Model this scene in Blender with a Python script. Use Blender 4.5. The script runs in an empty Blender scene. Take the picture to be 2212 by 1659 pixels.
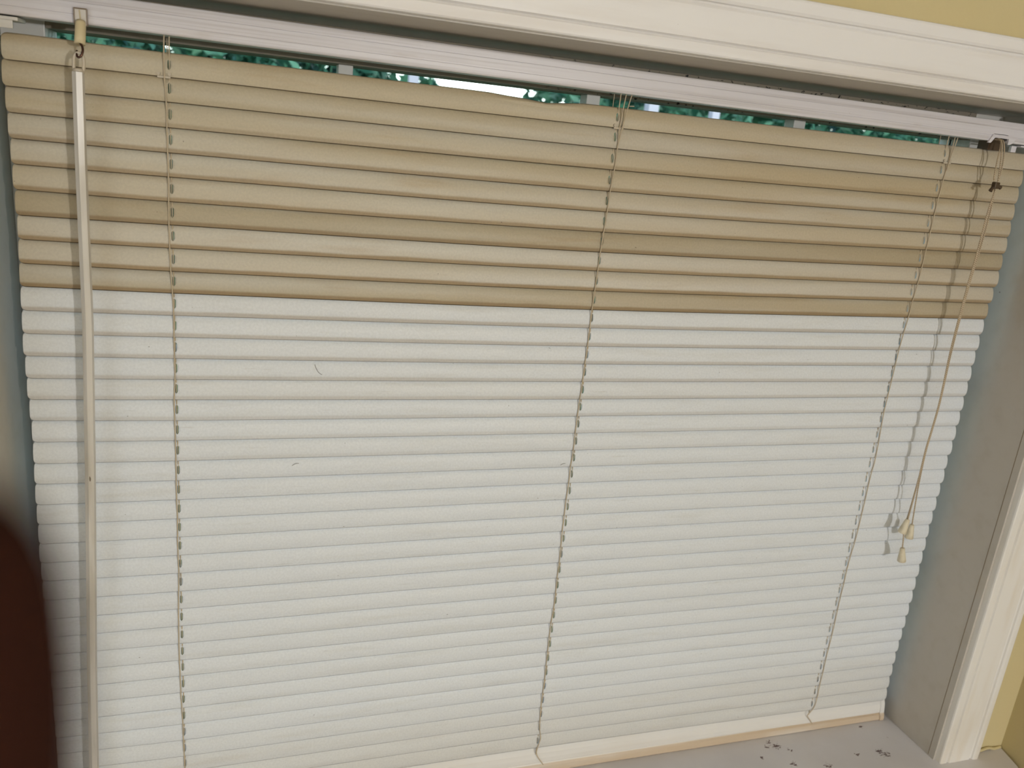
import bpy, bmesh, math, random
from mathutils import Vector, Matrix

# ------------------------------------------------------------------ camera, world, lights
sc = bpy.context.scene
COL = sc.collection
sc.view_settings.view_transform = 'Standard'
sc.view_settings.look = 'None'
sc.view_settings.exposure = 0.0
sc.view_settings.gamma = 1.0
sc.view_settings.use_curve_mapping = False

# metres; x along the window, y out through the window, z up; z = 0 is the head of the first slat
CAM = Vector((0.1927, -0.8287, -0.0398))
CR = Vector((0.950138, -0.296410, 0.096841))      # camera right
CD = Vector((0.001737, -0.305522, -0.952184))     # camera down
CF = Vector((0.311824, 0.904874, -0.289773))      # camera forward
cd = bpy.data.cameras.new('camera')
cd.sensor_width = 36
cd.lens = 28.793
cd.clip_start = 0.005
cd.clip_end = 200
cd.dof.use_dof = True
cd.dof.focus_distance = 0.86
cd.dof.aperture_fstop = 8.5
cam = bpy.data.objects.new('camera', cd)
COL.objects.link(cam)
m = Matrix.Identity(4)
for i in range(3):
    m[i][0] = CR[i]; m[i][1] = -CD[i]; m[i][2] = -CF[i]; m[i][3] = CAM[i]
cam.matrix_world = m
sc.camera = cam

w = bpy.data.worlds.new('overcast_sky')
sc.world = w
w.use_nodes = True
nt = w.node_tree
bg = nt.nodes['Background']
sky = nt.nodes.new('ShaderNodeTexSky')
sky.sky_type = 'NISHITA'
sky.sun_disc = False
sky.sun_elevation = math.radians(50)
sky.sun_rotation = math.radians(200)
sky.air_density = 1.0
sky.dust_density = 3.0
# bright haze close to the horizon
tc = nt.nodes.new('ShaderNodeTexCoord'); sp = nt.nodes.new('ShaderNodeSeparateXYZ'); mr = nt.nodes.new('ShaderNodeMapRange')
nt.links.new(tc.outputs['Generated'], sp.inputs[0]); nt.links.new(sp.outputs[2], mr.inputs[0])
for k, v in enumerate((0.16, 0.05, 0.32, 1.5)): mr.inputs[k+1].default_value = v
nt.links.new(sky.outputs[0], bg.inputs[0])
nt.links.new(mr.outputs[0], bg.inputs[1])

def lamp(name, kind, loc, power, color, size=0.1, rot=None, size_y=None):
    l = bpy.data.lights.new(name, kind)
    l.energy = power
    l.color = color
    if kind == 'AREA':
        l.size = size
        if size_y:
            l.shape = 'RECTANGLE'; l.size_y = size_y
    else:
        l.shadow_soft_size = size
    o = bpy.data.objects.new(name, l)
    o.location = loc
    if rot: o.rotation_euler = rot
    COL.objects.link(o)
    return o
# the lamp standing across the room behind the photographer's right shoulder (a bare bulb)
lamp('room_lamp', 'POINT', (1.24, -3.1, 0.0), 94, (1.0, 0.992, 1.0), 0.045)
# added bluish fill at the far left, standing in for daylight; no window built
lamp('daylight_fill', 'AREA', (-1.25, -2.6, -0.55), 9.5, (0.78, 0.88, 1.0), 1.3, (math.radians(90), 0, math.radians(-38)), 1.2)
# added soft overhead fill
lamp('ceiling_fill', 'AREA', (0.2, -2.4, 0.70), 1.6, (1.0, 0.98, 0.97), 0.9, (0, 0, 0), 0.9)

# ------------------------------------------------------------------ helpers
def srgb(r, g, b):
    f = lambda c: (c/255/12.92) if c/255 <= .04045 else ((c/255+.055)/1.055)**2.4
    return (f(r), f(g), f(b), 1)

def new_mat(name, col, rough=0.5, spec=0.4, metal=0.0):
    mt = bpy.data.materials.new(name)
    mt.use_nodes = True
    b = mt.node_tree.nodes['Principled BSDF']
    b.inputs['Base Color'].default_value = col
    b.inputs['Roughness'].default_value = rough
    b.inputs['Specular IOR Level'].default_value = spec
    b.inputs['Metallic'].default_value = metal
    return mt, mt.node_tree, b

def N(nt, t, **kw):
    n = nt.nodes.new(t)
    for k, v in kw.items(): setattr(n, k, v)
    return n

def mth(nt, op, a, b=None, clamp=False):
    n = N(nt, 'ShaderNodeMath', operation=op); n.use_clamp = clamp
    for i, v in enumerate((a, b)):
        if v is None: continue
        if isinstance(v, (int, float)): n.inputs[i].default_value = v
        else: nt.links.new(v, n.inputs[i])
    return n.outputs[0]

def mapr(nt, v, a, b, c, d):
    n = N(nt, 'ShaderNodeMapRange', interpolation_type='SMOOTHSTEP')
    for i, q in enumerate((v, a, b, c, d)):
        if isinstance(q, (int, float)): n.inputs[i].default_value = q
        else: nt.links.new(q, n.inputs[i])
    return n.outputs[0]

def mixc(nt, fac, a, b, mode='MIX'):
    n = N(nt, 'ShaderNodeMix', data_type='RGBA', blend_type=mode)
    for s, v in ((n.inputs[0], fac), (n.inputs[6], a), (n.inputs[7], b)):
        if isinstance(v, (int, float)): s.default_value = v
        elif isinstance(v, tuple): s.default_value = v
        else: nt.links.new(v, s)
    return n.outputs[2]

def noise(nt, vec, scale, detail=3, rough=0.5):
    n = N(nt, 'ShaderNodeTexNoise')
    n.inputs['Scale'].default_value = scale
    n.inputs['Detail'].default_value = detail
    n.inputs['Roughness'].default_value = rough
    nt.links.new(vec, n.inputs['Vector'])
    return n.outputs[0]

def scaled(nt, vec, s, off=None):
    n = N(nt, 'ShaderNodeMapping')
    n.inputs['Scale'].default_value = s
    nt.links.new(vec, n.inputs[0])
    if off is not None: nt.links.new(off, n.inputs['Location'])
    return n.outputs[0]

def objco(nt): return N(nt, 'ShaderNodeTexCoord').outputs['Object']

def bump(nt, b, h, dist, strength=0.5):
    n = N(nt, 'ShaderNodeBump')
    n.inputs['Distance'].default_value = dist
    n.inputs['Strength'].default_value = strength
    nt.links.new(h, n.inputs['Height'])
    nt.links.new(n.outputs[0], b.inputs['Normal'])

def wpos(o):
    p = Vector(o.location)
    while o.parent:
        o = o.parent; p += Vector(o.location)
    return p

def link(name, me, mat, parent=None, loc=None):
    """vertices of me are in world metres; the origin goes to loc (default: bottom centre)"""
    if loc is None:
        xs = [v.co for v in me.vertices]
        loc = Vector(((min(v.x for v in xs)+max(v.x for v in xs))/2, (min(v.y for v in xs)+max(v.y for v in xs))/2, min(v.z for v in xs)))
    loc = Vector(loc)
    me.transform(Matrix.Translation(-loc))
    o = bpy.data.objects.new(name, me)
    COL.objects.link(o)
    if mat: me.materials.append(mat)
    if parent:
        o.parent = parent
        o.location = loc - wpos(parent)
    else:
        o.location = loc
    return o

def mesh(bm, name='m', smooth=False):
    bmesh.ops.recalc_face_normals(bm, faces=bm.faces[:])
    me = bpy.data.meshes.new(name)
    bm.to_mesh(me); bm.free()
    if smooth:
        for p in me.polygons: p.use_smooth = True
    return me

def box(bm, x0, x1, y0, y1, z0, z1, bev=0):
    t = bmesh.new()
    vs = [t.verts.new((x, y, z)) for x in (x0, x1) for y in (y0, y1) for z in (z0, z1)]
    for q in ((0,1,3,2),(4,6,7,5),(0,4,5,1),(2,3,7,6),(0,2,6,4),(1,5,7,3)): t.faces.new([vs[i] for i in q])
    bmesh.ops.recalc_face_normals(t, faces=t.faces[:])
    if bev: bmesh.ops.bevel(t, geom=t.edges[:], offset=bev, segments=2, affect='EDGES', profile=0.6)
    tm = bpy.data.meshes.new('t'); t.to_mesh(tm); t.free(); bm.from_mesh(tm); bpy.data.meshes.remove(tm)

def tube(bm, pts, r, seg=10, cap=True, phase=0.0):
    """a round (or few-sided) tube along a path; r is a number or one radius per point"""
    pts = [Vector(p) for p in pts]
    rs = r if isinstance(r, (list, tuple)) else [r]*len(pts)
    rings = []; up = None
    for i, p in enumerate(pts):
        t = (pts[min(i+1, len(pts)-1)] - pts[max(i-1, 0)]).normalized()
        if up is None:
            up = Vector((0, 1, 0)) if abs(t.y) < 0.9 else Vector((1, 0, 0))
        a = (up - t*up.dot(t)).normalized(); up = a
        b = t.cross(a)
        rings.append([bm.verts.new(p + (a*math.cos(phase+2*math.pi*k/seg) + b*math.sin(phase+2*math.pi*k/seg))*rs[i]) for k in range(seg)])
    for i in range(len(rings)-1):
        for k in range(seg):
            bm.faces.new((rings[i][k], rings[i][(k+1) % seg], rings[i+1][(k+1) % seg], rings[i+1][k]))
    if cap:
        bm.faces.new(rings[0][::-1]); bm.faces.new(rings[-1])

def smoothpath(pts, n=5):
    pts = [Vector(p) for p in pts]; out = []
    for i in range(len(pts)-1):
        p0 = pts[max(i-1, 0)]; p1 = pts[i]; p2 = pts[i+1]; p3 = pts[min(i+2, len(pts)-1)]
        for k in range(n):
            t = k/n
            out.append(0.5*((2*p1) + (p2-p0)*t + (2*p0-5*p1+4*p2-p3)*t*t + (-p0+3*p1-3*p2+p3)*t**3))
    out.append(pts[-1]); return out

def prism_x(bm, prof, x0, x1, fx=None):
    """closed profile of (y, z) swept from x0 to x1; fx(k, s) may give the x of a profile vertex at either end"""
    A = [bm.verts.new((fx(k, 0) if fx else x0, y, z)) for k, (y, z) in enumerate(prof)]
    B = [bm.verts.new((fx(k, 1) if fx else x1, y, z)) for k, (y, z) in enumerate(prof)]
    n = len(prof)
    for k in range(n): bm.faces.new((A[k], A[(k+1) % n], B[(k+1) % n], B[k]))
    bm.faces.new(A[::-1]); bm.faces.new(B)

def struct(o): o['kind'] = 'structure'; return o
def tag(o, label, cat): o['label'] = label; o['category'] = cat; return o

# ------------------------------------------------------------------ materials
def wall_paint():
    mt, nt, b = new_mat('yellow_wall_paint', srgb(212, 188, 128), 0.75, 0.25)
    co = objco(nt)
    n1 = noise(nt, co, 3.0, 3); n2 = noise(nt, co, 220, 2)
    c = mixc(nt, mapr(nt, n1, 0.3, 0.7, 0, 1), srgb(202, 186, 140), srgb(209, 194, 149))
    nt.links.new(c, b.inputs['Base Color'])
    bump(nt, b, n2, 0.0006, 0.35)
    return mt
M_WALL = wall_paint()
M_PLAIN = new_mat('off_white_wall_paint', srgb(214, 213, 210), 0.8, 0.2)[0]

def trim_paint(name, base, dirt, amt, chips=False, streak=(1.2, 14, 14)):
    mt, nt, b = new_mat(name, base, 0.42, 0.4)
    co = objco(nt)
    n1 = noise(nt, scaled(nt, co, streak), 3.0, 4)
    c = mixc(nt, mth(nt, 'MULTIPLY', mapr(nt, n1, 0.45, 0.75, 0, 1), amt), base, dirt)
    n3 = noise(nt, co, 75, 2)
    sp = mapr(nt, n3, 0.785, 0.80, 0, 0.7)
    c = mixc(nt, sp, c, srgb(120, 96, 76))
    nt.links.new(c, b.inputs['Base Color'])
    bump(nt, b, noise(nt, scaled(nt, co, (30, 160, 160)), 1.5, 3), 0.0004, 0.3)
    return mt
M_TRIM = trim_paint('white_trim_paint', srgb(236, 233, 230), srgb(212, 202, 190), 0.4)
M_TRIMV = trim_paint('white_trim_paint_upright', srgb(236, 232, 225), srgb(216, 202, 178), 0.4, streak=(14, 14, 2.2))
M_JAMB = trim_paint('aged_jamb_paint', srgb(196, 189, 177), srgb(178, 168, 150), 0.3)
M_FRAME = trim_paint('window_frame_paint', srgb(225, 222, 216), srgb(190, 184, 172), 0.4)

def sill_mat():
    mt, nt, b = new_mat('chipped_sill_paint', srgb(214, 207, 201), 0.5, 0.35)
    co = objco(nt)
    base = mixc(nt, mapr(nt, noise(nt, co, 9, 4), .35, .7, 0, 1), srgb(212, 207, 206), srgb(222, 218, 217))
    # chips: dark wood showing through in a few clusters near the right end and along the front
    spots = [(1.0937,-.0108,.0075),(.9279,-.0144,.010),(.9343,-.0224,.013),(.9178,-.0211,.007),(1.0845,-.0629,.014),(1.0917,-.0682,.013),
             (1.0459,-.0602,.008),(.9373,-.0584,.010),(.9492,-.0329,.008),(.898,-.0388,.006),(.9865,-.0726,.012),(.60,-.03,.008),(.30,-.05,.01),(.74,-.06,.012)]
    near = None
    for x, y, r in spots:
        d = N(nt, 'ShaderNodeVectorMath', operation='DISTANCE')
        nt.links.new(co, d.inputs[0]); d.inputs[1].default_value = (x, y, 0)
        v = mapr(nt, d.outputs['Value'], r*0.15, r, 1, 0)
        near = v if near is None else mth(nt, 'MAXIMUM', near, v)
    n = noise(nt, scaled(nt, co, (1, 1.6, 1)), 210, 4, .6)
    chip = mapr(nt, mth(nt, 'ADD', n, mth(nt, 'MULTIPLY', near, .23)), .705, .73, 0, .9)
    chip = mth(nt, 'MULTIPLY', chip, mapr(nt, near, 0.02, .12, 0, 1))
    fine = mapr(nt, noise(nt, co, 120, 2), .77, .79, 0, .6)
    c = mixc(nt, chip, base, srgb(92, 66, 60))
    c = mixc(nt, fine, c, srgb(150, 132, 118))
    nt.links.new(c, b.inputs['Base Color'])
    bump(nt, b, mth(nt, 'SUBTRACT', noise(nt, co, 60, 3), chip), .0006, .5)
    return mt
M_SILL = sill_mat()

def slat_mat():
    """vinyl slat; UV = (metres along, 0 lower edge .. 1 upper edge); object colour = (yellowing, grime band, seed, tone)"""
    mt, nt, b = new_mat('vinyl_slat', (.8, .8, .8, 1), 0.48, 0.35)
    uv = N(nt, 'ShaderNodeUVMap'); uv.uv_map = 'UVMap'
    sx = N(nt, 'ShaderNodeSeparateXYZ'); nt.links.new(uv.outputs[0], sx.inputs[0])
    U, V = sx.outputs[0], sx.outputs[1]
    oi = N(nt, 'ShaderNodeObjectInfo')
    sc_ = N(nt, 'ShaderNodeSeparateColor'); nt.links.new(oi.outputs['Color'], sc_.inputs[0])
    yel, band, seed = sc_.outputs[0], sc_.outputs[1], sc_.outputs[2]
    tone = oi.outputs['Alpha']
    off = N(nt, 'ShaderNodeCombineXYZ')
    nt.links.new(mth(nt, 'MULTIPLY', seed, 37.0), off.inputs[0]); nt.links.new(mth(nt, 'MULTIPLY', seed, 11.0), off.inputs[1])
    co = N(nt, 'ShaderNodeVectorMath', operation='ADD')
    nt.links.new(uv.outputs[0], co.inputs[0]); nt.links.new(off.outputs[0], co.inputs[1])
    P = co.outputs[0]
    blot = noise(nt, scaled(nt, P, (7, 1.6, 1)), 1.0, 4, .55)
    wide = noise(nt, scaled(nt, P, (1.6, .7, 1)), 1.0, 2)
    fine = noise(nt, scaled(nt, P, (420, 10, 1)), 1.0, 3, .6)
    white = mixc(nt, mapr(nt, blot, .5, .8, 0, .5), srgb(227, 231, 234), srgb(212, 213, 209))
    beige = mixc(nt, mapr(nt, wide, .3, .7, 0, 1), srgb(203, 196, 177), srgb(193, 181, 154))
    beige = mixc(nt, mapr(nt, blot, .52, .78, 0, .65), beige, srgb(182, 161, 126))
    # the stain is heavier from the middle of the window to its right
    beige = mixc(nt, mapr(nt, U, .25, .8, .10, .42), beige, srgb(178, 157, 120))
    # the stained tone gets darker towards the upper edge, in uneven patches
    top = mth(nt, 'MULTIPLY', mapr(nt, V, .62, .98, 0, .55), mapr(nt, blot, .35, .6, .2, 1))
    beige = mixc(nt, top, beige, srgb(180, 159, 126))
    # yellowing fades unevenly
    yy = mth(nt, 'MULTIPLY', yel, mapr(nt, wide, .2, .6, .82, 1.0), True)
    c = mixc(nt, yy, white, beige)
    # grime band along the lower edge
    wob = mth(nt, 'MULTIPLY', mth(nt, 'SUBTRACT', noise(nt, scaled(nt, P, (12, 0, 1)), 1.0, 4, .6), .5), .13)
    edge = mth(nt, 'ADD', V, wob)
    bm_ = mth(nt, 'MULTIPLY', mapr(nt, edge, .13, .245, 1, 0), band)
    c = mixc(nt, bm_, c, srgb(161, 140, 108))
    crease = mth(nt, 'MULTIPLY', mapr(nt, V, .015, .045, 1, 0), mth(nt, 'ADD', mth(nt, 'MULTIPLY', yel, .85), .12), True)  # dark crease between slats painted into the lower edge colour
    c = mixc(nt, crease, c, srgb(78, 60, 38))
    # faint horizontal scuffs on the cleaned slats
    scuff = noise(nt, scaled(nt, P, (16, 5.0, 1)), 1.0, 6, .72)
    c = mixc(nt, mapr(nt, scuff, .60, .72, 0, .30), c, srgb(176, 172, 158))
    # specks
    sp = mapr(nt, noise(nt, scaled(nt, P, (260, 6.0, 1)), 1.0, 1), .80, .82, 0, .55)
    c = mixc(nt, sp, c, srgb(96, 84, 66))
    g = mapr(nt, fine, .3, .7, .95, 1.03)
    g = mth(nt, 'MULTIPLY', g, tone)
    c = mixc(nt, 1.0, c, N_rgb(nt, g), 'MULTIPLY')
    nt.links.new(c, b.inputs['Base Color'])
    bump(nt, b, noise(nt, scaled(nt, P, (900, 24, 1)), 1.0, 2), .0001, .25)
    return mt
def N_rgb(nt, v):
    n = N(nt, 'ShaderNodeCombineXYZ')
    for i in range(3): nt.links.new(v, n.inputs[i])
    return n.outputs[0]
M_SLAT = slat_mat()

def rail_mat():
    mt, nt, b = new_mat('painted_headrail', srgb(222, 216, 216), 0.38, 0.45)
    co = objco(nt)
    s = noise(nt, scaled(nt, co, (2.5, 60, 260)), 1.0, 5, .65)
    s2 = noise(nt, scaled(nt, co, (9, 60, 60)), 1.0, 4, .6)
    c = mixc(nt, mapr(nt, s, .42, .7, 0, 1), srgb(224, 220, 222), srgb(203, 197, 196))
    c = mixc(nt, mapr(nt, s2, .60, .8, 0, .6), c, srgb(188, 174, 160))
    sp = mapr(nt, noise(nt, scaled(nt, co, (120, 300, 300)), 1.0, 2), .77, .80, 0, .7)
    c = mixc(nt, sp, c, srgb(132, 112, 92))
    nt.links.new(c, b.inputs['Base Color'])
    bump(nt, b, s, .0003, .3)
    return mt
M_HEAD = rail_mat()

def mould_mat():
    mt, nt, b = new_mat('mildewed_frame_paint', srgb(150, 142, 126), 0.6, 0.3)
    co = objco(nt)
    n = noise(nt, scaled(nt, co, (1, 1, 1.6)), 150, 3, .6)
    sx = N(nt, 'ShaderNodeSeparateXYZ'); nt.links.new(co, sx.inputs[0])
    where = mapr(nt, sx.outputs[0], .45, .60, 0, 1)
    sp = mth(nt, 'MULTIPLY', mapr(nt, n, .60, .63, 0, 1), where)
    c = mixc(nt, sp, srgb(146, 136, 120), srgb(30, 26, 24))
    nt.links.new(c, b.inputs['Base Color'])
    return mt
M_MOULD = mould_mat()

M_BOT, nt_, b_ = new_mat('bottom_rail_vinyl', srgb(232, 224, 212), 0.45, 0.4)
co_ = objco(nt_)
sx_ = N(nt_, 'ShaderNodeSeparateXYZ'); nt_.links.new(co_, sx_.inputs[0])
d_ = mth(nt_, 'MULTIPLY', mapr(nt_, sx_.outputs[2], .011, .013, 1, 0), mapr(nt_, noise(nt_, scaled(nt_, co_, (6, 40, 40)), 1, 4), .3, .6, .45, 1))
c_ = mixc(nt_, mapr(nt_, noise(nt_, scaled(nt_, co_, (5, 60, 60)), 1, 3), .4, .7, 0, .5), srgb(230, 227, 221), srgb(220, 212, 200))
c_ = mixc(nt_, d_, c_, srgb(206, 186, 160))
nt_.links.new(c_, b_.inputs['Base Color'])

M_CORD, nt_, b_ = new_mat('braided_cord', srgb(176, 152, 116), 0.8, 0.15)
co_ = objco(nt_)
wv = N(nt_, 'ShaderNodeTexWave', bands_direction='DIAGONAL'); wv.inputs['Scale'].default_value = 260
nt_.links.new(co_, wv.inputs[0])
nt_.links.new(mixc(nt_, wv.outputs[1], srgb(160, 140, 112), srgb(206, 190, 164)), b_.inputs['Base Color'])
M_STRING = new_mat('ladder_string', srgb(196, 180, 154), 0.8, 0.15)[0]
M_TASSEL, nt_, b_ = new_mat('aged_plastic_tassel', srgb(216, 196, 158), 0.42, 0.4)
nt_.links.new(mixc(nt_, mapr(nt_, noise(nt_, objco(nt_), 90, 3), .4, .7, 0, 1), srgb(222, 212, 186), srgb(204, 190, 160)), b_.inputs['Base Color'])
M_FERRULE = new_mat('tan_plastic', srgb(216, 200, 160), 0.45, 0.35)[0]
M_WIRE = new_mat('dark_steel_wire', srgb(92, 66, 56), 0.3, 0.5, 0.85)[0]
M_DARK = new_mat('dark_brown_plastic', srgb(78, 62, 44), 0.45, 0.4)[0]
M_LINE = new_mat('moulding_gap_grime', srgb(140, 122, 98), 0.8, 0.1)[0]
M_WAND, nt_, b_ = new_mat('milky_acrylic_wand', srgb(228, 216, 202), 0.22, 0.5)
b_.inputs['Transmission Weight'].default_value = 0.0
b_.inputs['Subsurface Weight'].default_value = 0.0
nw = noise(nt_, scaled(nt_, objco(nt_), (60, 60, 8)), 1, 3)
ns = mapr(nt_, noise(nt_, scaled(nt_, objco(nt_), (150, 150, 60)), 1, 1), .78, .80, 0, .8)
nt_.links.new(mixc(nt_, ns, mixc(nt_, mapr(nt_, nw, .4, .7, 0, 1), srgb(212, 207, 198), srgb(188, 181, 167)), srgb(96, 80, 66)), b_.inputs['Base Color'])
M_CLEAR, nt_, b_ = new_mat('clear_plastic', srgb(196, 184, 164), 0.10, 0.8)
M_SHIELD = new_mat('pale_plastic_shield', srgb(214, 207, 196), 0.25, 0.6)[0]
M_AMBER = new_mat('aged_plastic_rim', srgb(128, 108, 84), 0.3, 0.5)[0]
M_GLASS, nt_, b_ = new_mat('tinted_glass', (0.86, 0.965, 0.98, 1), 0.0, 0.5)
b_.inputs['Transmission Weight'].default_value = 1.0
b_.inputs['IOR'].default_value = 1.05

def leaf_mat():
    mt, nt, b = new_mat('leaf', srgb(56, 130, 104), 0.45, 0.5)
    oi = noise(nt, objco(nt), 4.5, 3)
    c = mixc(nt, mapr(nt, oi, .3, .7, 0, 1), srgb(26, 78, 62), srgb(84, 140, 112))
    nt.links.new(c, b.inputs['Base Color'])
    b.inputs['Subsurface Weight'].default_value = 0
    return mt
M_LEAF = leaf_mat()
M_GRASS, nt_, b_ = new_mat('lawn', srgb(70, 100, 60), 0.9, 0.1)
nt_.links.new(mixc(nt_, noise(nt_, objco(nt_), 6, 4), srgb(52, 86, 46), srgb(104, 124, 78)), b_.inputs['Base Color'])
M_FLOOR, nt_, b_ = new_mat('wood_floor', srgb(150, 112, 78), 0.4, 0.4)
nt_.links.new(mixc(nt_, noise(nt_, scaled(nt_, objco(nt_), (1, 12, 1)), 4, 4), srgb(120, 112, 104), srgb(150, 142, 132)), b_.inputs['Base Color'])
M_CEIL, nt_, b_ = new_mat('ceiling_paint', srgb(232, 228, 218), 0.8, 0.2)
bump(nt_, b_, noise(nt_, objco(nt_), 90, 3), .001, .4)
M_SKIN, nt_, b_ = new_mat('shaded_skin', srgb(46, 26, 20), 0.9, 0.03)  # shade on the hand put into a darker skin colour
nt_.links.new(mixc(nt_, noise(nt_, objco(nt_), 60, 3), srgb(46, 26, 20), srgb(54, 30, 24)), b_.inputs['Base Color'])
bump(nt_, b_, noise(nt_, objco(nt_), 900, 2), .0002, .3)
M_NAIL = new_mat('fingernail', srgb(150, 108, 94), 0.3, 0.5)[0]
M_WPOST = new_mat('white_post_paint', srgb(196, 200, 214), 0.5, 0.3)[0]

# ------------------------------------------------------------------ the room shell
XL, XR = -0.016, 1.155          # side jamb faces
ZH, ZS = 0.046, -0.853          # head jamb underside, sill top
YW, YC = -0.091, -0.103         # wall face, casing face
FZ, CZ = -1.75, 0.75            # floor, ceiling
XK = 1.287                      # corner where the wall turns
# wall with the window opening
bm = bmesh.new()
ol, orr, ot, ob = XL-.018, XR+.018, ZH+.018, ZS-.025
box(bm, -1.7, ol, YW, .17, FZ, CZ)
box(bm, orr, XK, YW, .17, FZ, CZ)
box(bm, ol, orr, YW, .17, ot, CZ)
box(bm, ol, orr, YW, .17, FZ, ob)
struct(link('wall_back', mesh(bm), M_WALL, loc=(0, YW, FZ)))
bm = bmesh.new(); box(bm, XK, XK+.12, -4.3, .17, FZ, CZ)
struct(link('wall_right', mesh(bm), M_WALL))
bm = bmesh.new(); box(bm, -1.82, -1.7, -4.3, .17, FZ, CZ)
struct(link('wall_left', mesh(bm), M_PLAIN))
bm = bmesh.new(); box(bm, -1.82, XK+.12, -4.42, -4.3, FZ, CZ)
struct(link('wall_front', mesh(bm), M_PLAIN))
bm = bmesh.new(); box(bm, -1.82, XK+.12, -4.42, .17, FZ-.06, FZ)
struct(link('floor', mesh(bm), M_FLOOR))
bm = bmesh.new(); box(bm, -1.82, XK+.12, -4.42, .17, CZ, CZ+.06)
struct(link('ceiling', mesh(bm), M_CEIL))

# jambs
bm = bmesh.new(); box(bm, XR, XR+.018, YW-.002, .135, ZS, ZH+.018)
j = struct(link('trim_1', mesh(bm), M_JAMB, loc=(XR, 0, ZS)))
bm = bmesh.new()                                      # thin board joint near the front edge of the jamb
box(bm, XR-.0004, XR+.001, -.0832, -.0826, ZS+.002, ZH-.001)
link('board_joint', mesh(bm), M_LINE, j)
bm = bmesh.new(); box(bm, XL-.018, XL, YW-.002, .135, ZS, ZH+.018)
struct(link('trim_2', mesh(bm), M_JAMB, loc=(XL, 0, ZS)))
bm = bmesh.new(); box(bm, XL, XR, YW-.002, .135, ZH, ZH+.018)
struct(link('trim_3', mesh(bm), M_JAMB, loc=(0, 0, ZH)))
# stool (inner sill) with a horn on the right that dies into the corner
bm = bmesh.new()
pl = [(XL, .135), (XL, YW), (-.10, YW), (-.10, -.142), (1.272, -.142), (1.2815, -.135), (1.2845, -.122), (1.2845, YW), (XR, YW), (XR, .135)]
A = [bm.verts.new((x, y, ZS-.025)) for x, y in pl]; B = [bm.verts.new((x, y, ZS)) for x, y in pl]
n = len(pl)
for k in range(n): bm.faces.new((A[k], A[(k+1) % n], B[(k+1) % n], B[k]))
bm.faces.new(A[::-1]); bm.faces.new(B)
bmesh.ops.bevel(bm, geom=[e for e in bm.edges if all(v.co.z > ZS-.001 and v.co.y < YW-.01 for v in e.verts)], offset=.006, segments=4, affect='EDGES')
struct(link('trim_4', mesh(bm), M_SILL, loc=(0, 0, ZS)))
bm = bmesh.new(); box(bm, -.08, 1.25, YW-.014, YW, ZS-.09, ZS-.025, .002)
struct(link('trim_5', mesh(bm), M_TRIM, loc=(0, YW, ZS-.09)))

# casing: (offset outward from the inner edge, proud of the wall)
def casing_profile(W, g1, g2):
    return [(0, 0), (0, .0095), (.0006, .0112), (.002, .0120), (g1-.0022, .0118), (g1-.0008, .0104), (g1, .0094), (g1+.0007, .0108), (g1+.0016, .0124),
            (g1+.004, .0126), (g2-.0035, .0126), (g2-.0018, .0118), (g2, .0104), (g2+.0012, .0112), (g2+.0020, .0134), (g2+.0045, .0146),
            (W-.003, .0146), (W-.001, .0138), (W, .012), (W, 0)]
IN = .0035
def casing_top():
    bm = bmesh.new(); P = casing_profile(.0605, .0125, .0440)
    prof = [(YW - d, ZH + .0012 + a) for a, d in P]
    prism_x(bm, prof, 0, 0, lambda k, s: (XL-IN-P[k][0]) if s == 0 else (XR+IN+P[k][0]*1.16))
    return mesh(bm)
def casing_side(sgn, x0, name, W, g1, g2):
    bm = bmesh.new(); P = casing_profile(W, g1, g2)
    k_top = .0605/W
    A = [bm.verts.new((x0+sgn*a, YW-d, ZS)) for a, d in P]
    B = [bm.verts.new((x0+sgn*a, YW-d, ZH+.0012+a*k_top)) for a, d in P]
    n = len(P)
    for k in range(n): bm.faces.new((A[k], A[(k+1) % n], B[(k+1) % n], B[k]))
    bm.faces.new(A[::-1]); bm.faces.new(B)
    return struct(link(name, mesh(bm), M_TRIMV, loc=(x0, YW, ZS)))
struct(link('trim_6', casing_top(), M_TRIM, loc=(0, YW, ZH)))
casing_side(1, XR+IN, 'trim_7', .0700, .0142, .0565)
casing_side(-1, XL-IN, 'trim_8', .0605, .0125, .0440)
# a bead of caulk where the horn meets the wall
bm = bmesh.new()
tube(bm, smoothpath([(1.229, YW-.001, ZS+.001), (1.245, YW-.003, ZS+.003), (1.258, YW-.002, ZS+.004), (1.270, YW-.003, ZS+.002), (XK-.002, YW-.001, ZS+.001)], 4), .0022, 8)
struct(link('trim_9', mesh(bm, smooth=True), M_WALL))

# ------------------------------------------------------------------ the window behind the blind
wn = bpy.data.objects.new('window_1', None); wn.location = (.57, .08, ZS); COL.objects.link(wn); wn['kind'] = 'structure'
fy0, fy1 = .072, .125
gx0, gx1 = .0205, 1.108
gz1 = .0118
bm = bmesh.new()
box(bm, XL, gx0, fy0, fy1, ZS, ZH, .0015); link('window_frame', mesh(bm), M_FRAME, wn)
bm = bmesh.new(); box(bm, gx1, XR, fy0, fy1, ZS, ZH, .0015); link('window_frame', mesh(bm), M_FRAME, wn)
bm = bmesh.new(); box(bm, gx0, gx1, fy0, fy1, gz1, ZH, .0008); link('window_frame', mesh(bm), M_MOULD, wn, loc=(0, fy0, gz1))
bm = bmesh.new(); box(bm, gx0, gx1, fy0, fy1, ZS, ZS+.05, .0015); link('window_frame', mesh(bm), M_FRAME, wn)
for x0, x1 in ((.2845, .2995), (.5600, .5765), (.8372, .8542)):
    bm = bmesh.new(); box(bm, x0, x1, .080, .100, ZS+.05, gz1, .001); link('muntin', mesh(bm), M_FRAME, wn)
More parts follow.
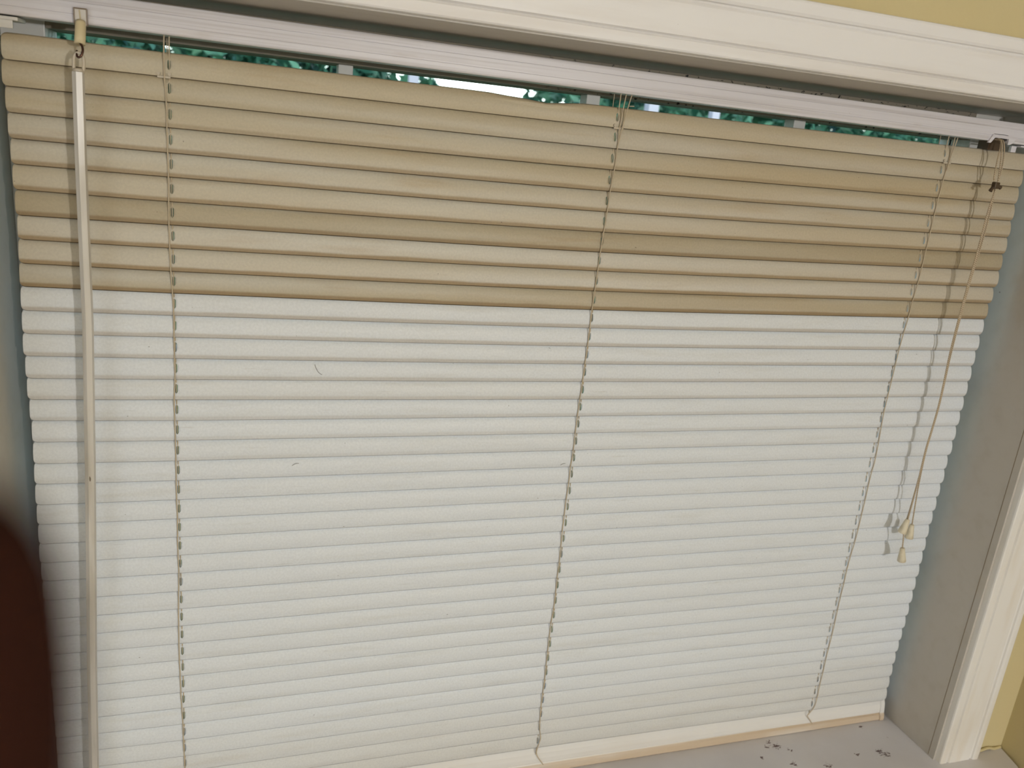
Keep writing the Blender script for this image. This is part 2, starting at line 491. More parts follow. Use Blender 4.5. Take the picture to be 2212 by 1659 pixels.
for z in (-.30, -.57):
    bm = bmesh.new(); box(bm, gx0, gx1, .0802, .0998, z-.008, z+.008, .001); link('muntin', mesh(bm), M_FRAME, wn)
bm = bmesh.new(); box(bm, gx0, gx1, .104, .107, ZS+.05, gz1); link('window_pane', mesh(bm), M_GLASS, wn)

# ------------------------------------------------------------------ the blind
PITCH = .0215
xl_ = [.0007,-.0002,.0009,.0012,.0017,.0018,.0021,.0025,.0018,.0011,.0007,.0002,-.0004,.0001,.0002,.0008,.0013,.0009,.0005,0,0,0,-.0005,-.0001,-.0002,-.0001,0,.0005,.0005,.001,.0015,.0012,.0013,.0014,.0012,.0010,.0012,.0014]
xr_ = [1.1320,1.1320,1.1325,1.1335,1.135,1.136,1.1360,1.1373,1.1356,1.1342,1.1339,1.1341,1.1337,1.1346,1.1349,1.1352,1.1356,1.1358,1.1362,1.1348,1.1359,1.135,1.1351,1.135,1.135,1.136,1.1363,1.1367,1.1371,1.1379,1.1377,1.1377,1.1373,1.1367,1.1368,1.1375,1.1378,1.1392]
zL = [.0004,.0008,.0011,.0014,.0014,.0013,.0006,.0009,.001,.0014,.0007,.0004,.0005,.0002,.0008,.001,.0005,-.0004,-.0004,-.001,-.001,-.001,-.0007,.0001,-.0005,-.0012,-.0015,-.001,-.0005,-.0004,.0003,.0012,.0017,.0019,.0012,.0008,.0006,.0004]
zA = [.0004,.0009,.0005,.0001,.0002,-.0004,-.0003,-.0004,-.0007,-.0002,-.0004,-.0005,-.0005,-.0005,0,-.0004,-.0003,-.0009,-.0011,-.0012,-.0013,-.001,-.0009,-.0006,-.001,-.001,-.0007,-.0013,-.0009,0,-.0001,.0010,.0007,.0003,-.0004,-.0002,0,.0002]
zB = [-.0011,-.0006,-.0009,-.0018,-.0022,-.0025,-.0029,-.0022,-.0031,-.003,-.0024,-.0024,-.0019,-.0015,-.0012,-.0007,-.0002,-.0003,.0001,.0006,.0005,.0009,.001,.0011,.0012,.0012,.0013,.0009,.0014,.0019,.0021,.0028,.0029,.0034,.0033,.0029,.0032,.0035]
zD = [.0006,.0017,.0021,.0025,.0027,.0028,.0022,.0018,.0017,.0017,.0015,.001,.001,.0003,.0004,.0004,.0003,-.0002,-.0005,-.0005,-.0007,-.0006,-.0013,-.0012,-.001,-.0013,-.0015,-.0011,-.0019,-.0021,-.0024,-.0025,-.002,-.0009,-.0011,-.0015,-.0016,-.0022]
XS = (0, .1276, .5645, 1.1391)
def sag(i, x):
    """how far slat i hangs off its nominal height at x (Hermite through four stations)"""
    ys = (zL[i], zA[i], zB[i], zD[i])
    sl = [(ys[1]-ys[0])/(XS[1]-XS[0]), (ys[2]-ys[1])/(XS[2]-XS[1]), (ys[3]-ys[2])/(XS[3]-XS[2])]
    m_ = [(ys[1]-ys[0])/(XS[1]-XS[0])*.5+sl[1]*.5, (ys[2]-ys[0])/(XS[2]-XS[0]), (ys[3]-ys[1])/(XS[3]-XS[1]), sl[2]]
    k = 0 if x < XS[1] else 1 if x < XS[2] else 2
    h = XS[k+1]-XS[k]; t = min(1.02, max(-.02, (x-XS[k])/h))
    return ((2*t**3-3*t*t+1)*ys[k] + (t**3-2*t*t+t)*h*m_[k] + (-2*t**3+3*t*t)*ys[k+1] + (t**3-t*t)*h*m_[k+1])

TH, PH, CH = math.radians(10), math.radians(27), .0235
RR = CH/2/math.sin(PH)
SLOTS = (.1300, .5645, 1.0005)
def slat_point(i, x, v, ch=CH, th=TH):
    """v: 0 lower edge .. 1 upper edge; returns a point on the room side of the slat"""
    t = 2*v-1
    s = RR*math.sin(t*PH)*ch/CH; b = RR*(math.cos(t*PH)-math.cos(PH))*ch/CH
    cy, cz = math.sin(th), math.cos(th)
    ny, nz = -math.cos(th), math.sin(th)
    y = (s+ch/2)*cy + b*ny
    z = (s+ch/2)*cz + b*nz
    return Vector((x, y, -(i+1)*PITCH + sag(i, x) + z))

blind = bpy.data.objects.new('window_blind', None)
blind.location = (.57, 0, ZS); COL.objects.link(blind)
tag(blind, 'closed white mini blind with its upper slats stained yellow brown, hanging in the window', 'blind')

rnd = random.Random(4)
def make_slat(i):
    ch = .0213 if i == 0 else CH
    th = math.radians(11) if i == 0 else TH + math.radians(rnd.uniform(-1, 1))
    x0, x1 = xl_[i], xr_[i]
    dz = .0011
    xs = set()
    k = 56
    for a in range(k+1): xs.add(round(x0+(x1-x0)*a/k, 5))
    for s in SLOTS:
        xs = {x for x in xs if abs(x-s) > .004}
        for d in (-.0035, -dz, -dz*.55, dz*.55, dz, .0035): xs.add(round(s+d, 5))
    for d in (.0005, .0014, .0028, .0045): xs.add(x0+d); xs.add(x1-d)
    xs = sorted(xs)
    vs = [0, .05, .10, .17, .25, .31, .345, .42, .50, .58, .66, .695, .76, .84, .92, 1.0]
    bm = bmesh.new(); uvl = bm.loops.layers.uv.new('UVMap')
    R_ = .0045                                     # corner radius of the slat ends
    grid = []
    for x in xs:
        d = min(x-x0, x1-x); cut = 0
        if d < R_: cut = (R_ - math.sqrt(max(0, R_*R_-(R_-d)**2)))/ch
        col = []
        for v in vs:
            vv = cut + v*(1-2*cut)
            p = slat_point(i, x, vv, ch, th)
            if i == 0:                             # the first slat is kinked at its upper edge
                g = math.exp(-((x-.490)/.020)**2)+.45*math.exp(-((x-.455)/.02)**2)
                p.z -= .0038*g*vv**3; p.y -= .0030*g*math.exp(-((vv-.80)/.10)**2)
                p.z += (.0012*math.exp(-((x-.02)/.05)**2)*vv)
            col.append((bm.verts.new(p), (x, vv)))
        grid.append(col)
    for a in range(len(xs)-1):
        xm = (xs[a]+xs[a+1])/2
        hole = any(abs(xm-s) < dz for s in SLOTS)
        edgec = any(dz*.55 < abs(xm-s) < dz for s in SLOTS)
        for c in range(len(vs)-1):
            vm = (vs[c]+vs[c+1])/2
            if hole and .345 < vm < .66: continue
            if hole and not edgec and .31 < vm < .695: continue
            q = (grid[a][c], grid[a+1][c], grid[a+1][c+1], grid[a][c+1])
            f = bm.faces.new([e[0] for e in q]); f.smooth = True
            for l, e in zip(f.loops, q): l[uvl].uv = e[1]
    me = bpy.data.meshes.new('slat'); bm.to_mesh(me); bm.free()
    o = link('slat', me, M_SLAT, blind, loc=(.57, 0, -(i+1)*PITCH))
    sd = o.modifiers.new('thickness', 'SOLIDIFY'); sd.thickness = .00030; sd.offset = -1
    yel = (1, 1, 1, .98, .95, .90, 1, .80, .84, 1)[i] if i < 10 else max(0, .16-.012*(i-10))
    if i >= 10: yel = (.16, .12, .12, .10, .16, .07, .06, .08)[i-10] if i < 18 else .04+.0*i
    if i >= 34: yel = (.14, .22, .30, .36)[i-34]
    band = (0, .12, .55, .75, .8, .85, .9, .9, .95, 1.0)[i] if i < 10 else max(0.0, .46-.052*(i-10))
    tone = (1.0, .95, .97, .97, .98, 1.0, .86, 1.0, 1.0, .91)[i] if i < 10 else 1.0+rnd.uniform(-.012, .012)
    o.color = (yel, band, rnd.random(), tone)
    if i < 10 : o['label'] = 'yellow-brown stained slat'
    return o
for i in range(38): make_slat(i)

# a hair and a few scratches stuck to the white slats
for k, ps in enumerate((((.2625, -.2840), (.2640, -.2880), (.2665, -.2925), (.2700, -.2950)), ((.5480, -.4050), (.5510, -.4032), (.5540, -.4030)), ((.5165, -.2620), (.5185, -.2630)), ((.2420, -.3960), (.2450, -.3940), (.2490, -.3935)))):
    bm = bmesh.new(); tube(bm, smoothpath([(x, -.0018, z) for x, z in ps], 4), .00018, 5)
    link('hair', mesh(bm), M_DARK, blind)

# headrail: a U channel, hung very slightly down to the right
hx0, hx1 = -.0135, 1.150
def hz(x): return -.0040*x
prof = [(-.0095,.0139),(-.0103,.0147),(-.0105,.0158),(-.0105,.0205),(-.0101,.0208),(-.0105,.0211),(-.0105,.0300),(-.0101,.0303),(-.0105,.0306),(-.0105,.0362),
        (-.0102,.0374),(-.0093,.0379),(-.0080,.0377),(-.0085,.0368),(-.0093,.0362),(-.0095,.0160),(.0140,.0160),(.0140,.0362),(.0150,.0379),(.0160,.0374),(.0162,.0362),(.0162,.0158),(.0155,.0144),(.0145,.0139)]
bm = bmesh.new()
# the channel stops at the cord lock's mouth, so it is built in two lengths with a bridge above the mouth
def prof_seg(bm, x0, x1, prof):
    A = [bm.verts.new((x0, y, z+hz(x0))) for y, z in prof]; B = [bm.verts.new((x1, y, z+hz(x1))) for y, z in prof]
    n = len(prof)
    for k in range(n): bm.faces.new((A[k], A[(k+1) % n], B[(k+1) % n], B[k]))
    bm.faces.new(A[::-1]); bm.faces.new(B)
prof_seg(bm, hx0, 1.0575, prof)
prof_seg(bm, 1.0805, hx1, prof)
upper = [(y, max(z, .0225)) for y, z in prof[:10]] + prof[10:14] + [(-.0093, .0362), (-.0095, .0225)]
A_ = [(-.0105,.0225),(-.0105,.0362),(-.0102,.0374),(-.0093,.0379),(-.0080,.0377),(-.0085,.0368),(-.0095,.0362),(-.0095,.0225)]
prof_seg(bm, 1.0575, 1.0805, A_)
B_ = [(.0140,.0139),(.0140,.0362),(.0150,.0379),(.0162,.0362),(.0162,.0139)]
prof_seg(bm, 1.0575, 1.0805, B_)
link('headrail', mesh(bm), M_HEAD, blind, loc=(0, 0, .0125))
# thin shadow-less painted caulk strip above the rail at the back: dark dusty top ledge of the rail
# brackets at both ends of the headrail
for xa, xb, xi in ((XL, hx0, 1), (hx1, XR, -1)):
    bm = bmesh.new()
    z0 = .0120 + hz(xa)
    box(bm, xa, xb, -.0118, .0175, z0-.004, .0425, .0006)
    if xi > 0:
        box(bm, xa, .0165, -.0100, .0175, z0-.0022, z0+.0005, .0005)
        box(bm, xa, .0125, -.0095, -.0075, z0-.0085, z0-.0022, .0005)
    else:
        box(bm, 1.112, xb, -.0040, .0175, z0-.0006, z0+.0012, .0004)
        box(bm, 1.104, 1.112, .0020, .0060, z0-.0075, z0+.0002, .0005)
    link('end_bracket', mesh(bm), M_FRAME if xi > 0 else M_HEAD, blind)
# cord lock: white bezel that drops a little below the rail, dark mouth
bm = bmesh.new()
zt = .0218+hz(1.07)
out = [(1.0498, .0072), (1.0555, zt), (1.0945, zt), (1.0875, .0088), (1.0835, .0072), (1.0808, .0072), (1.0808, .0180+hz(1.07)), (1.0590, .0180+hz(1.07)), (1.0540, .0072)]
A = [bm.verts.new((x, -.0122, z)) for x, z in out]; B = [bm.verts.new((x, -.0104, z)) for x, z in out]
n = len(out)
for k in range(n): bm.faces.new((A[k], A[(k+1) % n], B[(k+1) % n], B[k]))
bm.faces.new(A[::-1]); bm.faces.new(B)
cl = link('cord_lock', mesh(bm), M_HEAD, blind)
bm = bmesh.new(); box(bm, 1.060, 1.0795, -.004, .0120, -.0005, .0172); tube(bm, [(1.060, -.006, .0105), (1.0795, -.006, .0105)], .0022, 10)
link('lock_body', mesh(bm), M_DARK, cl)

# bottom rail resting on the sill
def rz(x): return sag(37, x)*.5
bm = bmesh.new()
prof = [(.0075,-.8150),(.0035,-.8195),(.0008,-.8260),(-.0006,-.8330),(-.0010,-.8392),(-.0004,-.8404),(.0006,-.8410),(.0000,-.8418),(-.0022,-.8440),(-.0036,-.8490),
        (-.0040,-.8508),(-.0034,-.8522),(-.0020,-.8528),(.0120,-.8528),(.0150,-.8500),(.0150,-.8200)]
rings = []
for a in range(41):
    x = .0015 + (1.1385-.0015)*a/40
    rings.append([bm.verts.new((x, y, z + (rz(x) if z > -.842 else 0))) for y, z in prof])
n = len(prof)
for a in range(40):
    for k in range(n): bm.faces.new((rings[a][k], rings[a][(k+1) % n], rings[a+1][(k+1) % n], rings[a+1][k]))
bm.faces.new(rings[0][::-1]); bm.faces.new(rings[-1])
link('bottom_rail', mesh(bm), M_BOT, blind, loc=(.57, 0, ZS))
for xa, s in ((1.1385, 1), (.0015, -1)):
    bm = bmesh.new()
    pr = [(.0085,-.8140),(.0028,-.8190),(-.0002,-.8255),(-.0018,-.8330),(-.0021,-.8415),(-.0045,-.8440),(-.0055,-.8500),(-.0050,-.8528),(.0160,-.8528),(.0160,-.8190)]
    a0, a1 = (xa-.0045, xa+.0035) if s > 0 else (xa-.003, xa+.0045)
    prism_x(bm, pr, a0, a1)
    bmesh.ops.bevel(bm, geom=bm.edges[:], offset=.0006, segments=2, affect='EDGES')
    link('end_cap', mesh(bm), M_BOT, blind)

# ladder cords: the front string follows the slats' crowns; rungs and a rear string behind
LX = (
 [(.1268,.014),(.1262,-.002),(.1261,-.0212),(.1272,-.0421),(.1273,-.0639),(.1274,-.0857),(.1275,-.1071),(.1272,-.1291),(.1270,-.1504),(.1272,-.1719),(.1277,-.1936),(.1287,-.2146),(.1293,-.2362),(.1291,-.2577),(.1291,-.2791),(.1291,-.3006),(.1279,-.3214),(.1280,-.3433),(.1281,-.3646),(.1282,-.3867),(.1280,-.4083),(.1280,-.4298),(.1284,-.4513),(.1280,-.4725),(.1281,-.4937),(.1285,-.5149),(.1278,-.5366),(.1272,-.5581),(.1270,-.5793),(.1268,-.6013),(.1269,-.6223),(.1273,-.6428),(.1276,-.6643),(.1282,-.6843),(.1289,-.7062),(.1290,-.7282),(.1296,-.7507),(.1300,-.772),(.130,-.795),(.131,-.817),(.133,-.838)],
 [(.5700,.012),(.5690,-.002),(.5676,-.0227),(.5681,-.0435),(.5677,-.0653),(.5661,-.0876),(.5657,-.1095),(.5647,-.1311),(.5638,-.153),(.5635,-.1738),(.5629,-.196),(.5625,-.2174),(.5627,-.2382),(.5628,-.2596),(.5624,-.2806),(.5624,-.3016),(.5617,-.3226),(.5614,-.3436),(.5614,-.3645),(.5618,-.3861),(.5609,-.4071),(.5612,-.428),(.5606,-.4496),(.5608,-.4705),(.5608,-.4918),(.5616,-.5131),(.5621,-.5345),(.5619,-.5559),(.5624,-.5773),(.5625,-.5991),(.5614,-.62),(.5615,-.6409),(.5618,-.6621),(.562,-.6829),(.5626,-.7042),(.5623,-.7251),(.5624,-.7466),(.5634,-.7685),(.5647,-.7830),(.5675,-.7960),(.5655,-.8080),(.5640,-.8190),(.5690,-.8300),(.5760,-.8400)],
 [(1.0075,.009),(1.0072,-.0221),(1.0054,-.0569),(1.0056,-.11),(1.0057,-.1621),(1.0041,-.1929),(1.0037,-.2132),(1.0021,-.2365),(1.0012,-.2576),(1.0012,-.2795),(1.0012,-.3004),(1.0013,-.322),(1.0015,-.3466),(1.0045,-.385),(1.006,-.4156),(1.005,-.4297),(1.0051,-.4508),(1.0056,-.4727),(1.0056,-.4938),(1.0057,-.5151),(1.0052,-.5371),(1.0039,-.5573),(1.0033,-.5792),(1.0039,-.6007),(1.0037,-.6211),(1.004,-.6437),(1.0047,-.6656),(1.0049,-.6855),(1.0047,-.7067),(1.0045,-.7281),(1.0051,-.7497),(1.0049,-.7715),(1.0058,-.7936),(1.0050,-.8085),(1.0000,-.8170),(.9950,-.8240),(1.0020,-.8330),(1.0070,-.8400)])
for li, pts in enumerate(LX):
    bm = bmesh.new()
    path = []
    for (x, z) in pts:
        if z > 0: y = -.0030
        elif z < -.815: y = -.0030
        else: y = -.0022
        path.append((x, y, z))
    tube(bm, smoothpath(path, 3), .00062, 6)
    xm = SLOTS[li]
    tube(bm, [(xm-.002, .0105, .012), (xm-.002, .0105, -.80)], .0005, 6)              # rear string
    for i in range(38):                                                            # rungs under each slat
        xx = min(pts, key=lambda p: abs(p[1]+(i+1)*PITCH))[0]
        z = -(i+1)*PITCH + sag(i, xx)
        tube(bm, [(xx, -.0018, z-.0004), (xx, .0020, z-.0002), (xm-.002, .0105, z+.002)], .0003, 5)
    link('ladder_cord', mesh(bm, smooth=True), M_STRING, blind)
    # lift cord through the slots, seen again between the rail and the first slat
    bm = bmesh.new()
    tube(bm, smoothpath([(xm+(.0010, .0020, .0022)[li], .0010, .0125), (xm+(.0002, .0010, .0012)[li], .0012, -.01), (xm+(-.0002, .0007, .0010)[li], .0012, -.20), (xm+(0, .0006, .0008)[li], .0012, -.5), (xm+(0, .0006, .0008)[li], .0012, -.836)], 6), .0006, 8)
    link('lift_cord', mesh(bm, smooth=True), M_STRING, blind)
# strings that come straight down from the rail beside the ladders
bm = bmesh.new()
tube(bm, smoothpath([(.5762, -.0032, .0115), (.5745, -.0036, .004), (.5730, -.0036, -.004), (.5715, -.0034, -.014), (.5695, -.0030, -.026), (.5680, -.0028, -.040)], 4), .0006, 6)
tube(bm, [(.5748, -.0036, .0003), (.5800, -.0045, .0008)], .0006, 6)
link('ladder_cord', mesh(bm, smooth=True), M_STRING, blind)
bm = bmesh.new()
tube(bm, smoothpath([(1.0115, -.0032, .009), (1.0100, -.0034, .000), (1.0078, -.0034, -.012), (1.0068, -.0030, -.030)], 4), .0006, 6)
link('ladder_cord', mesh(bm, smooth=True), M_STRING, blind)
# small clear clips holding the strings to the first slat
for x in (.1258, .5668, 1.0060):
    bm = bmesh.new()
    z = -.0215 + sag(0, x)
    for s in (-1, 1):
        tube(bm, [(x+s*.0045, -.0012, z+.0028), (x+s*.0045, -.0024, z+.0028)], .0015, 10)
    box(bm, x-.0055, x+.0055, -.0022, -.0004, z-.0008, z+.0010, .0003)
    link('cord_clip', mesh(bm), M_CLEAR, blind)

# pull cords with the joiner and three tassels
cordA = [(1.0630,-0.0060,0.0110),(1.0640,-0.0140,0.0125),(1.0628,-0.0210,0.0059),(1.0625,-0.0250,-0.0101),(1.0635,-0.0270,-0.0279),(1.0647,-0.0270,-0.0405),(1.0615,-0.0270,-0.0709),(1.0613,-0.0270,-0.1036),(1.0611,-0.0270,-0.1300),(1.0599,-0.0270,-0.1582),(1.0594,-0.0270,-0.1999),(1.0597,-0.0270,-0.2518),(1.0624,-0.0270,-0.2945),(1.0637,-0.0270,-0.3285),(1.0627,-0.0270,-0.3598),(1.0615,-0.0270,-0.3836),(1.0618,-0.0270,-0.4071),(1.0628,-0.0270,-0.4398),(1.0627,-0.0270,-0.4632),(1.0623,-0.0270,-0.4912)]
cordB = [(1.0660,-0.0060,0.0110),(1.0668,-0.0130,0.0120),(1.0633,-0.0190,0.0039),(1.0597,-0.0230,-0.0118),(1.0597,-0.0250,-0.0338),(1.0644,-0.0250,-0.0413),(1.0675,-0.0250,-0.0706),(1.0675,-0.0250,-0.1034),(1.0663,-0.0250,-0.1301),(1.0647,-0.0250,-0.1613),(1.0641,-0.0250,-0.2002),(1.0641,-0.0250,-0.2523),(1.0661,-0.0250,-0.2952),(1.0672,-0.0250,-0.3292),(1.0662,-0.0250,-0.3607),(1.0651,-0.0250,-0.3845),(1.0655,-0.0250,-0.4081),(1.0676,-0.0250,-0.4409),(1.0697,-0.0250,-0.4618),(1.0742,-0.0250,-0.5007)]
cordC = [(1.0690,-0.0060,0.0110),(1.0695,-0.0150,0.0110),(1.0686,-0.0220,-0.0041),(1.0678,-0.0250,-0.0241),(1.0651,-0.0265,-0.0400),(1.0635,-0.0260,-0.0709),(1.0633,-0.0260,-0.1300),(1.0619,-0.0260,-0.1999),(1.0643,-0.0260,-0.2945),(1.0653,-0.0260,-0.3285),(1.0635,-0.0260,-0.3836),(1.0639,-0.0255,-0.4398),(1.0625,-0.0250,-0.4912),(1.0608,-0.0210,-0.5045),(1.0626,-0.0260,-0.5140),(1.0659,-0.0270,-0.5353)]
for nm, pts, tas in (('a', cordA, ((1.0623,-0.0270,-0.4912), (1.0575,-0.0270,-0.5115))), ('b', cordB, ((1.0742,-0.0250,-0.5007), (1.0746,-0.0250,-0.5214))), ('c', cordC, ((1.0661,-0.0270,-0.5353), (1.0704,-0.0270,-0.5561)))):
    bm = bmesh.new(); tube(bm, smoothpath(pts, 4), .00085, 8)
    pc = link('pull_cord', mesh(bm, smooth=True), M_CORD, blind)
    a, b = Vector(tas[0]), Vector(tas[1])
    bm = bmesh.new()
    q = [0, .04, .5, .95, 1.0, 1.0, .8]; rr = [.0026, .0031, .0045, .0059, .0056, .0044, .0035]
    tube(bm, [a+(b-a)*t for t in q], rr, 20)
    tube(bm, [a-(b-a).normalized()*.0004, a+(b-a)*.03], [.0012, .0016], 12)
    me = mesh(bm); 
    o = link('tassel', me, M_TASSEL, pc)
    bv = o.modifiers.new('soft', 'BEVEL'); bv.width = .0004; bv.segments = 2
    for p in me.polygons: p.use_smooth = len(p.vertices) == 4
bm = bmesh.new()
box(bm, 1.0600, 1.0675, -.0290, -.0230, -.0455, -.0375, .0012)
tube(bm, [(1.0675, -.0265, -.0425), (1.0715, -.0265, -.0435)], [.0018, .0026], 12)
tube(bm, [(1.0600, -.0265, -.0440), (1.0570, -.0268, -.0485)], [.0020, .0024], 12)
link('cord_joiner', mesh(bm), M_DARK, blind)

# tilter: clear shield on the rail front and a tan ferrule with the wire hook
bm = bmesh.new()
box(bm, .0588, .0596, -.0150, -.0104, .0118, .0255, .0002)
box(bm, .0681, .0689, -.0150, -.0104, .0118, .0252, .0002)
box(bm, .0590, .0687, -.0150, -.0104, .0246, .0256, .0002)
tb = link('tilter', mesh(bm), M_AMBER, blind)
bm = bmesh.new(); box(bm, .0596, .0681, -.0144, -.0106, .0119, .0246, .0003)
link('shield', mesh(bm), M_SHIELD, tb)
bm = bmesh.new()
tube(bm, smoothpath([(.0632, -.0146, .0240), (.0636, -.0148, .0190), (.0640, -.0158, .0150)], 4), .0005, 6)
tube(bm, [(.0641, -.0160, .0150), (.0641, -.0168, .0135), (.0637, -.0195, .0040), (.0634, -.0215, -.0030), (.0634, -.0213, -.0024)], [.0036, .0041, .0042, .0043, .0036], 20)
link('ferrule', mesh(bm, smooth=True), M_FERRULE, tb)
bm = bmesh.new()
tube(bm, smoothpath([(.0632, -.0212, -.0015), (.0652, -.0235, -.0040), (.0660, -.0252, -.0075), (.0652, -.0262, -.0112), (.0632, -.0264, -.0134), (.0616, -.0256, -.0126), (.0610, -.0238, -.0100), (.0612, -.0222, -.0085)], 5), .00095, 10)
link('wire_hook', mesh(bm, smooth=True), M_WIRE, tb)

# tilt wand: six-sided rod hanging off the hook (its own thing: it lifts off)
wand = bpy.data.objects.new('tilt_wand', None); wand.location = (.0398, -.028, -.815); COL.objects.link(wand)
tag(wand, 'long milky hexagonal wand hanging from the hook at the left of the blind', 'wand')
bm = bmesh.new()
W0 = [(.0618, -.0262, -.0250), (.0606, -.0278, -.10), (.0592, -.0280, -.2396), (.0545, -.0280, -.38), (.0498, -.0280, -.50), (.0455, -.0280, -.6052), (.0418, -.0280, -.7236), (.0392, -.0280, -.8150)]
tube(bm, W0, .0047, 6, phase=math.radians(12))
link('rod', mesh(bm), M_WAND, wand)
bm = bmesh.new()
loopp = [(.0590, -.0258, -.0262), (.0586, -.0250, -.0200), (.0590, -.0243, -.0140), (.0606, -.0238, -.0108), (.0625, -.0236, -.0100), (.0645, -.0238, -.0108), (.0660, -.0243, -.0140), (.0662, -.0250, -.0200), (.0648, -.0258, -.0262)]
tube(bm, smoothpath(loopp, 4), .0014, 12)
tube(bm, [(.0619, -.0261, -.0250), (.0619, -.0258, -.0225)], [.0044, .0036], 12)
link('hanging_loop', mesh(bm, smooth=True), M_CLEAR, wand)
bm = bmesh.new(); tube(bm, [(.0394, -.028, -.808), (.0390, -.028, -.818)], [.0056, .0052], 14)
link('end_cap', mesh(bm), M_WAND, wand)

# ------------------------------------------------------------------ the photographer's hand, one fingertip in front of the lens
def cl_(x, y, z):   # hand is laid out in a frame of its own around the lens: right, up, back
    return CAM + CR*x - CD*y - CF*z
hand_nodes = {
 'wrist': ((-.075,-.170,.045), .026), 'palm': ((-.070,-.130,.030), .026), 'fore': ((-.080,-.240,.070), .027), 'fore2': ((-.085,-.300,.095), .030),
 'i1': ((-.042,-.088,.004), .0125), 'i2': ((-.0345,-.055,-.022), .0098), 'i3': ((-.0303,-.034,-.0350), .0092), 'i4': ((-.0287,-.0092,-.035), .0086),
 'm1': ((-.062,-.082,.000), .0125), 'm2': ((-.058,-.044,-.022), .0098), 'm3': ((-.0575,-.018,-.030), .0090), 'm4': ((-.0580,.004,-.026), .0080),
 'r1': ((-.082,-.084,.002), .0120), 'r2': ((-.080,-.048,-.018), .0094), 'r3': ((-.080,-.024,-.026), .0086), 'r4': ((-.080,-.003,-.022), .0077),
 'p1': ((-.100,-.092,.008), .0108), 'p2': ((-.100,-.062,-.008), .0082), 'p3': ((-.100,-.044,-.016), .0075), 'p4': ((-.099,-.027,-.015), .0068),
 't0': ((-.048,-.135,.048), .0160), 't1': ((-.034,-.108,.066), .0120), 't2': ((-.030,-.084,.072), .0100), 't3': ((-.033,-.063,.070), .0088),
}
hand_edges = [('palm','wrist'),('wrist','fore'),('fore','fore2'),('palm','i1'),('palm','m1'),('palm','r1'),('palm','p1'),('i1','i2'),('i2','i3'),('i3','i4'),
 ('m1','m2'),('m2','m3'),('m3','m4'),('r1','r2'),('r2','r3'),('r3','r4'),('p1','p2'),('p2','p3'),('p3','p4'),('wrist','t0'),('t0','t1'),('t1','t2'),('t2','t3')]
for f in 'imrpt':                                   # rounded fingertips beyond the last joint
    k = '4' if f != 't' else '3'
    (a, ra), (b, _) = hand_nodes[f+k], hand_nodes[f+str(int(k)-1)]
    d_ = (Vector(a)-Vector(b)).normalized()
    hand_nodes[f+'tip'] = (tuple(Vector(a)+d_*ra*.75), ra*.66)
    hand_edges.append((f+k, f+'tip'))
names = list(hand_nodes)
base = cl_(*hand_nodes['fore2'][0])
me = bpy.data.meshes.new('hand')
me.from_pydata([cl_(*hand_nodes[n_][0]) - base for n_ in names], [(names.index(a), names.index(b)) for a, b in hand_edges], [])
person = bpy.data.objects.new('person', me); person.location = base; COL.objects.link(person)
me.materials.append(M_SKIN)
sk = person.modifiers.new('skin', 'SKIN')
for k, n_ in enumerate(names):
    r = hand_nodes[n_][1]*1.16
    me.skin_vertices[0].data[k].radius = (r, r)
me.skin_vertices[0].data[names.index('wrist')].use_root = True
sk.use_smooth_shade = True
sb = person.modifiers.new('sub', 'SUBSURF'); sb.levels = 2; sb.render_levels = 2
tag(person, 'person holding up the camera, dark blurred fingertip covering the lower left edge', 'person')
for tip, prev in (('i4','i3'), ('m4','m3'), ('r4','r3'), ('p4','p3')):
    a = cl_(*hand_nodes[tip][0]); b = cl_(*hand_nodes[prev][0]); r = hand_nodes[tip][1]*.80
    d = (a-b).normalized(); out = (CF - d*CF.dot(d)).normalized(); side = d.cross(out)
    bm = bmesh.new(); rows = []
    for u in range(6):
        row = []
        for v in range(7):
            uu = -.55+1.25*u/5; vv = -1+2*v/6; wd = .62*(1-.25*max(0, uu)**2)
            p_ = a + d*r*uu*.95 + side*r*wd*vv + out*r*(.93-.42*(wd*vv)**2-.22*max(0, uu)**2)
            row.append(bm.verts.new(p_))
        rows.append(row)
    for u in range(5):
        for v in range(6): bm.faces.new((rows[u][v], rows[u+1][v], rows[u+1][v+1], rows[u][v+1]))
    nm = mesh(bm, smooth=True)
    o = link('fingernail', nm, M_NAIL, person)
    s_ = o.modifiers.new('t', 'SOLIDIFY'); s_.thickness = .0005; s_.offset = 0

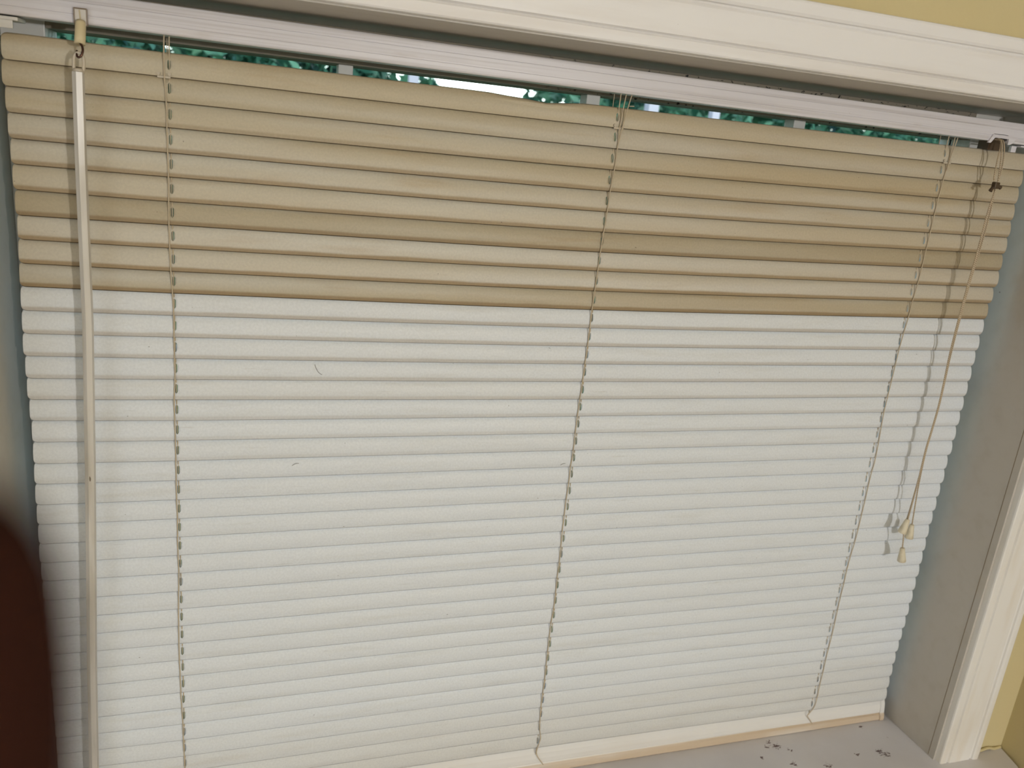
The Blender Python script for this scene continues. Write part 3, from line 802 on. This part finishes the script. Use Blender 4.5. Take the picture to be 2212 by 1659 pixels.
# ------------------------------------------------------------------ outside
bm = bmesh.new(); box(bm, -14, 22, .6, 34, FZ-.55, FZ-.5)
g = tag(link('lawn', mesh(bm), M_GRASS), 'mown green lawn outside the window', 'lawn'); g['kind'] = 'structure'
def bush(cx, cy, w_, h_, seed, label, n=8000, size=.04):
    r = random.Random(seed); bm = bmesh.new()
    base = Vector((cx, cy, FZ-.5))
    for k in range(n):
        while True:
            a, b, c = r.uniform(-1, 1), r.uniform(-1, 1), r.uniform(-1, 1)
            l = math.sqrt(a*a+b*b+c*c)
            if .25 < l < 1: break
        bx = 1+.18*math.sin(a*9+seed)*math.cos(c*7)
        p = base + Vector((a*w_*bx, b*w_*.8*bx, h_/2 + c*h_/2 + .15))
        s = size*r.uniform(.6, 1.3)
        u = Vector((r.gauss(0, 1), r.gauss(0, 1), r.gauss(0, 1))).normalized()
        v = u.cross(Vector((r.gauss(0, 1), r.gauss(0, 1), r.gauss(0, 1)))).normalized()
        q = [p-u*s, p+v*s*.4+u*s*.1, p+u*s*1.1, p-v*s*.4+u*s*.1]
        bm.faces.new([bm.verts.new(t) for t in q])
    fo = bpy.data.meshes.new('f'); bm.to_mesh(fo); bm.free()
    e = bpy.data.objects.new('bush', None); e.location = base; COL.objects.link(e)
    tag(e, label, 'bush')
    e['group'] = 'shrubs outside the window'
    link('foliage', fo, M_LEAF, e)
    bm = bmesh.new()
    for k in range(4):
        ang = k*1.6+seed
        tube(bm, [base, base+Vector((.12*math.cos(ang), .12*math.sin(ang), .6)), base+Vector((.35*math.cos(ang), .35*math.sin(ang), h_*.6))], [.035, .025, .012], 7)
    link('stem', mesh(bm), M_DARK, e)
bush(-.72, 3.5, .60, 3.6, 1, 'dense green bush outside, showing through the gap at the far left')
bush(.50, 3.2, .45, 3.4, 2, 'green bush outside, showing in the gap left of the bright sky')
bush(2.30, 3.3, .62, 3.5, 3, 'green bush outside, showing in the gap just right of the middle cords')
bush(3.60, 3.4, .60, 3.6, 4, 'green bush outside, showing in the gap near the right-hand cords')
bush(5.00, 3.7, .62, 3.7, 5, 'green bush outside, farthest to the right behind the blind')
bush(1.25, 5.4, .66, 2.0, 6, 'low green bush outside under the patch of bright sky')
for k, (x, y, wd, h_) in enumerate(((-.95, 11.4, 1.25, 5.8), (-2.9, 8.0, 1.40, 5.2), (.70, 8.4, 1.30, 5.0), (4.75, 8.2, 1.6, 5.4), (8.2, 8.6, 1.7, 5.2))):
    bush(x, y, wd, h_, 11+k, ('tallest green shrub, farthest of all outside, seen through the gap beside the left cords', 'tall green shrub far outside at the left', 'tall green shrub far outside, left of the bright sky', 'tall green shrub far outside, right of the bright sky', 'tall green shrub far outside at the right end')[k], 9000, .10)
for (x, wd, lab) in ((.78, .035, 'white porch post outside, left of the bright sky patch'), (1.75, .045, 'white porch post outside, just right of the middle cords'), (2.035, .035, 'white porch post outside, second to the right of the middle cords')):
    bm = bmesh.new(); box(bm, x-wd/2, x+wd/2, 2.3, 2.3+wd, FZ-.5, 1.4, .004)
    box(bm, x-wd*.8, x+wd*.8, 2.3-wd*.3, 2.3+wd*1.3, FZ-.5, FZ-.35, .004)
    o = tag(link('porch_post', mesh(bm), M_WPOST), lab, 'post'); o['group'] = 'porch posts outside'
